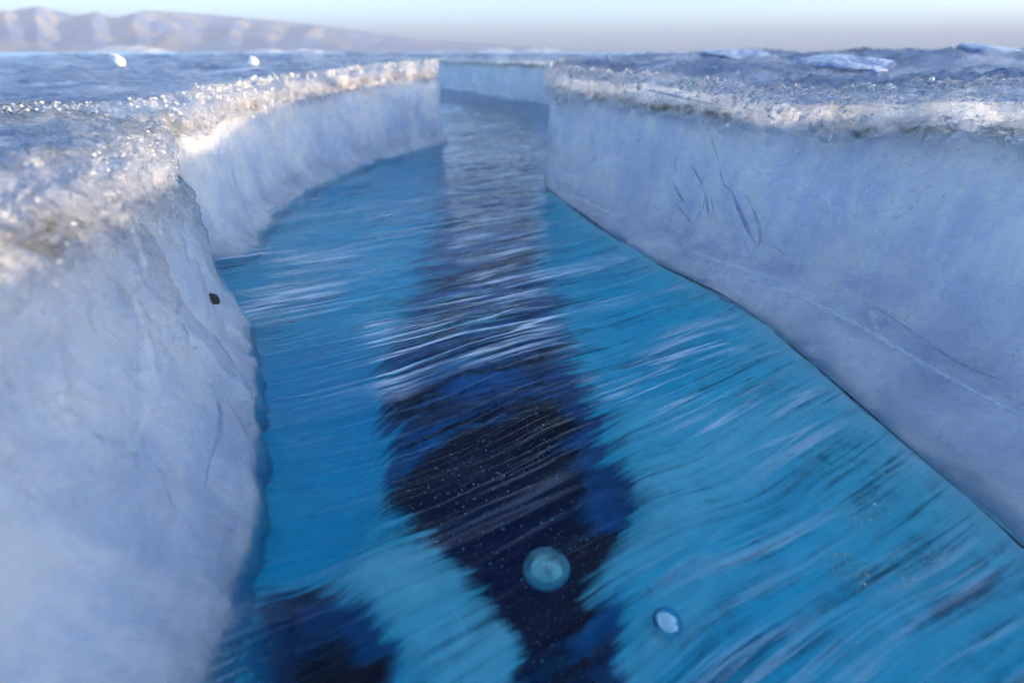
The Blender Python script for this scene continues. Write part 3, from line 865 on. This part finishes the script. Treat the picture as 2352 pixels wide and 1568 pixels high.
# bubbles standing out of the right and near left faces
def wall_bubbles(root, P, r0, r1, count, seed, c_lo, smin=0.0005, smax=0.0016):
    r = np.random.RandomState(seed)
    Q = P[r0:r1].reshape(-1, 3)
    d = np.linalg.norm(Q - np.array([0, 0.2, CAM_Z]), axis=1)
    w = sstep(c_lo, c_lo + 0.4, fbm(Q * 11.0, 2, seed)) * (d < 1.1) + 1e-9
    idx = r.choice(len(Q), count, p=w / w.sum())
    o = scatter_mesh('face_bubbles', Q[idx], smin + (smax - smin) * r.uniform(0, 1, count) ** 3, CLEAR, seed, 0.15, root, True)
wall_bubbles(right, PR, 205, 376, 2200, 21, 0.0, 0.0003, 0.0022)
wall_bubbles(nearleft, PL1, 190, 320, 1200, 22, 0.1)

# ---------------------------------------------------------------- bubbles in the ice
PEARL, nt, out = new_mat('bubble_teal')
n = N(nt)
lw = n('LayerWeight', {'Blend': 0.45}).outputs['Facing']
c = n.mixc(lw, (0.28, 0.66, 0.62, 1), (0.60, 0.92, 0.88, 1))  # darker centre and brighter rim of its reflection put into the colour
c = n.mixc(n.ramp(n.noise(n.pos((1, 1, 1)), 70.0, 2.0), 0.45, 0.62), c, (0.12, 0.36, 0.36, 1))
b = n('BsdfPrincipled', {'Base Color': c, 'Roughness': 0.12, 'Metallic': 0.45})
nt.links.new(b.outputs[0], out.inputs['Surface'])
SILVER, nt, out = new_mat('bubble_silver')
n = N(nt)
b = n('BsdfPrincipled', {'Base Color': (0.90, 0.95, 1.0, 1), 'Roughness': 0.07, 'Metallic': 0.95})
nt.links.new(b.outputs[0], out.inputs['Surface'])
def bubble(u, v, wpx, hpx, z, mat, label, group, tilt=0.0, seed=0):
    c_ = onz(u, v, z)
    dpt = float(np.dot(c_ - np.array([0, 0, CAM_Z]), FW))
    rx = wpx / 2 / FPX * dpt
    V, F = [], []
    nl, ns = 28, 40
    for i in range(nl + 1):
        th = math.pi * i / nl
        for j in range(ns):
            ph = 2 * math.pi * j / ns
            V.append((math.sin(th) * math.cos(ph), math.sin(th) * math.sin(ph), math.cos(th)))
    V = np.array(V)
    V = V * (1 + 0.03 * noise(V * 1.4 + seed, 7 + seed)[:, None])
    k = 0.52                                  # bubbles trapped under ice are flattened
    V = V * np.array([rx, rx * hpx / wpx * 1.06, rx * k])
    ct, s_ = math.cos(tilt), math.sin(tilt)
    V = np.stack([V[:, 0] * ct - V[:, 1] * s_, V[:, 0] * s_ + V[:, 1] * ct, V[:, 2]], -1)
    for i in range(nl):
        for j in range(ns):
            a = i * ns + j; b_ = i * ns + (j + 1) % ns
            F.append((a, a + ns, b_ + ns, b_))
    o = mesh_obj('air_bubble', V, F, mat)
    o.location = c_
    tag(o, label, 'bubble')
    return o
bubble(1255, 1305, 110, 96, -0.009, PEARL, 'large teal pearly flattened bubble over the dark deep water', None)
bubble(1533, 1426, 68, 64, -0.007, SILVER, 'smaller silvery white bubble in front of the cloudy blue ice', None, 0.6, 3)
# pinhead bubbles hanging in the ice
r = np.random.RandomState(77)
pts, szs = [], []
core = px_poly([(930, 880), (1240, 800), (1380, 930), (1460, 1150), (1330, 1400), (1430, 1600), (1190, 1600), (1150, 1340), (960, 1180), (890, 1040)])
while len(pts) < 1500:
    if r.rand() < 0.75:
        u, v = r.uniform(880, 1470), r.uniform(800, 1568)
        z = -r.uniform(0.004, 0.05)
        p_ = onz(u, v, z)
        if not pip(np.array([p_[0]]), np.array([p_[1]]), core)[0]: continue
        s_ = r.uniform(0.00015, 0.00042) * (1.7 if r.rand() < 0.06 else 1)
    else:
        p_ = onz(r.uniform(620, 1400), r.uniform(560, 1300), -r.uniform(0.003, 0.02))
        s_ = r.uniform(0.0002, 0.0007)
    pts.append(p_); szs.append(s_)
BUB = mat_simple('pinhead_bubble', (0.55, 0.80, 0.95), 0.3)
scatter_mesh('air_bubbles', pts, szs, BUB, 78, 0.15, None, True)

# golden flecks: flat crystals under the surface by the right block, warm glints put into their colour
r = np.random.RandomState(91)
fl_poly = px_poly([(1830, 980), (1960, 985), (2080, 1080), (2230, 1230), (2260, 1300), (2120, 1330), (1980, 1400), (1900, 1330), (1880, 1180)])
fl_pts, fl_sz = [], []
while len(fl_pts) < 700:
    p_ = onz(r.uniform(1820, 2280), r.uniform(960, 1420), -r.uniform(0.0, 0.004))
    if not pip(np.array([p_[0]]), np.array([p_[1]]), fl_poly)[0]: continue
    if noise(np.array([[p_[0] * 30, p_[1] * 30, 0.0]]), 93)[0] < r.uniform(-0.1, 0.5): continue
    fl_pts.append(p_); fl_sz.append(r.uniform(0.0003, 0.0012) * r.uniform(0.4, 1))
fk = scatter_mesh('glint_flecks', fl_pts, fl_sz, mat_simple('glint_fleck', (0.95, 0.86, 0.70), 0.15, **{'IOR': 1.31}), 92, 0.5, None, False, 0.3)

# ---------------------------------------------------------------- loose ice
CHUNK = mat_ice('chunk_ice', (0.66, 0.68, 0.71), (0.48, 0.54, 0.62), 0.02, 0.3)
BLUEICE, nt, out = new_mat('blue_ice')
n = N(nt)
bc = n.mixc(n.ramp(n.noise(n.pos(), 18.0, 5.0, 0.65, 0.8), 0.4, 0.62), (0.14, 0.22, 0.44, 1), (0.45, 0.52, 0.66, 1))
bb = n('BsdfPrincipled', {'Base Color': bc, 'Roughness': 0.16, 'IOR': 1.31, 'Normal': n.bump(n.noise(n.pos(), 45.0, 4.0, 0.6), 0.02, 0.8)})
nt.links.new(bb.outputs[0], out.inputs['Surface'])
def chunk(name, loc, size, mat, label, cat, group, seed, flat=0.6, rot=0.0, tilt=0.0):
    r = np.random.RandomState(seed)
    nl, ns = 14, 22
    V = []
    for i in range(nl + 1):
        th = math.pi * i / nl
        for j in range(ns):
            ph = 2 * math.pi * j / ns
            V.append((math.sin(th) * math.cos(ph), math.sin(th) * math.sin(ph), math.cos(th)))
    V = np.array(V)
    # cut by random planes so the lump has flat broken faces
    rad = np.full(len(V), 9.0)
    for k in range(11):
        d = r.normal(size=3); d /= np.linalg.norm(d)
        h = r.uniform(0.62, 0.95)
        c_ = V @ d
        rad = np.where(c_ > 1e-3, np.minimum(rad, h / np.maximum(c_, 1e-3)), rad)
    rad = np.minimum(rad, 1.15) * (1 + 0.05 * noise(V * 4 + seed, seed))
    V = V * rad[:, None] * np.array([1, 0.75, flat]) * size
    M = Matrix.Rotation(rot, 3, 'Z') @ Matrix.Rotation(tilt, 3, 'X')
    V = V @ np.array(M).T
    F = [(i * ns + j, (i + 1) * ns + j, (i + 1) * ns + (j + 1) % ns, i * ns + (j + 1) % ns) for i in range(nl) for j in range(ns)]
    o = mesh_obj(name, V, F, mat, smooth=False)
    o.location = Vector(loc)
    return tag(o, label, cat, group)
def ground_hit(u, v):
    best = None
    for nm in BODY:
        h = hit(nm, u, v)
        if h and (best is None or (h[0] - CAMV).length < (best - CAMV).length): best = h[0]
    if best is None: best = Vector(onz(u, v, 0.24))
    return best
for u, v, w, lab, sd in ((275, 148, 26, 'white ice lump lying alone on the flat lake ice towards the hills', 1), (582, 150, 20, 'small white ice lump on the flat ice near the sunlit rim', 2)):
    p = ground_hit(u, v)
    chunk('ice_lump', p + Vector((0, 0, 0.3 * w / FPX * p.length / 1.2)), w / 2 / FPX * p.length * 0.85, CHUNK, lab, 'ice lump', None, sd, 0.85)
for u, v, w, lab, sd, fl in ((1940, 152, 210, 'long low slab of blue ice lying behind the glittering rim', 11, 0.16), (1412, 120, 80, 'small flat blue ice slab far out on the rough ice', 12, 0.14), (2275, 116, 120, 'blue ice slab lying on the highest hummocks of the rough ice', 13, 0.14), (1700, 130, 150, 'broken blue ice plate half buried in the rough crust', 14, 0.12)):
    p = ground_hit(u, v)
    chunk('ice_slab', p + Vector((0, 0, -0.002)), w / 2 / FPX * (p - CAMV).length, BLUEICE, lab, 'ice slab', None, sd, fl, 0.2, 0.12)
# dark plant scraps caught in the cleft
SCRAP = mat_simple('plant_scrap', (0.06, 0.055, 0.05), 0.7)
h_ = hit('nearleft', 487, 690)
if h_:
    chunk('plant_scrap', h_[0] + h_[1] * 0.002, 8 / FPX * (h_[0] - CAMV).length, SCRAP, 'dark scrap of plant frozen at the lip of the side cleft', 'plant scrap', None, 31, 2.4, 0.7, 0.4)

# snow banks along the far shore
SNOW = mat_simple('snow', (0.85, 0.87, 0.90), 0.8)
for u0, u1, hpx in ((190, 335, 11), (560, 620, 5), (650, 720, 5), (1100, 1180, 7), (1200, 1290, 8)):
    um = np.linspace(u0, u1, 40)
    Dd = 3800.0
    kx = (um - 1176) / FPX / (math.cos(PITCH) + math.sin(PITCH) * (784 - 120) / FPX)
    prof_h = hpx / FPX * Dd * 1.18 * np.sin(np.linspace(0, math.pi, 40)) ** 0.35 * (0.75 + 0.6 * noise(np.stack([um / 14, um * 0, um * 0], -1), 91))
    rows_ = []
    for t in np.linspace(0, 1, 9):
        yy = Dd + t * 300
        rows_.append(np.stack([kx * Dd, np.full(40, yy), 0.2 + prof_h * math.sin(math.pi * t) ** 0.6], -1))
    b = mesh_obj('snow_bank', np.array(rows_).reshape(-1, 3), grid_faces(9, 40), SNOW)
    b['kind'] = 'structure'
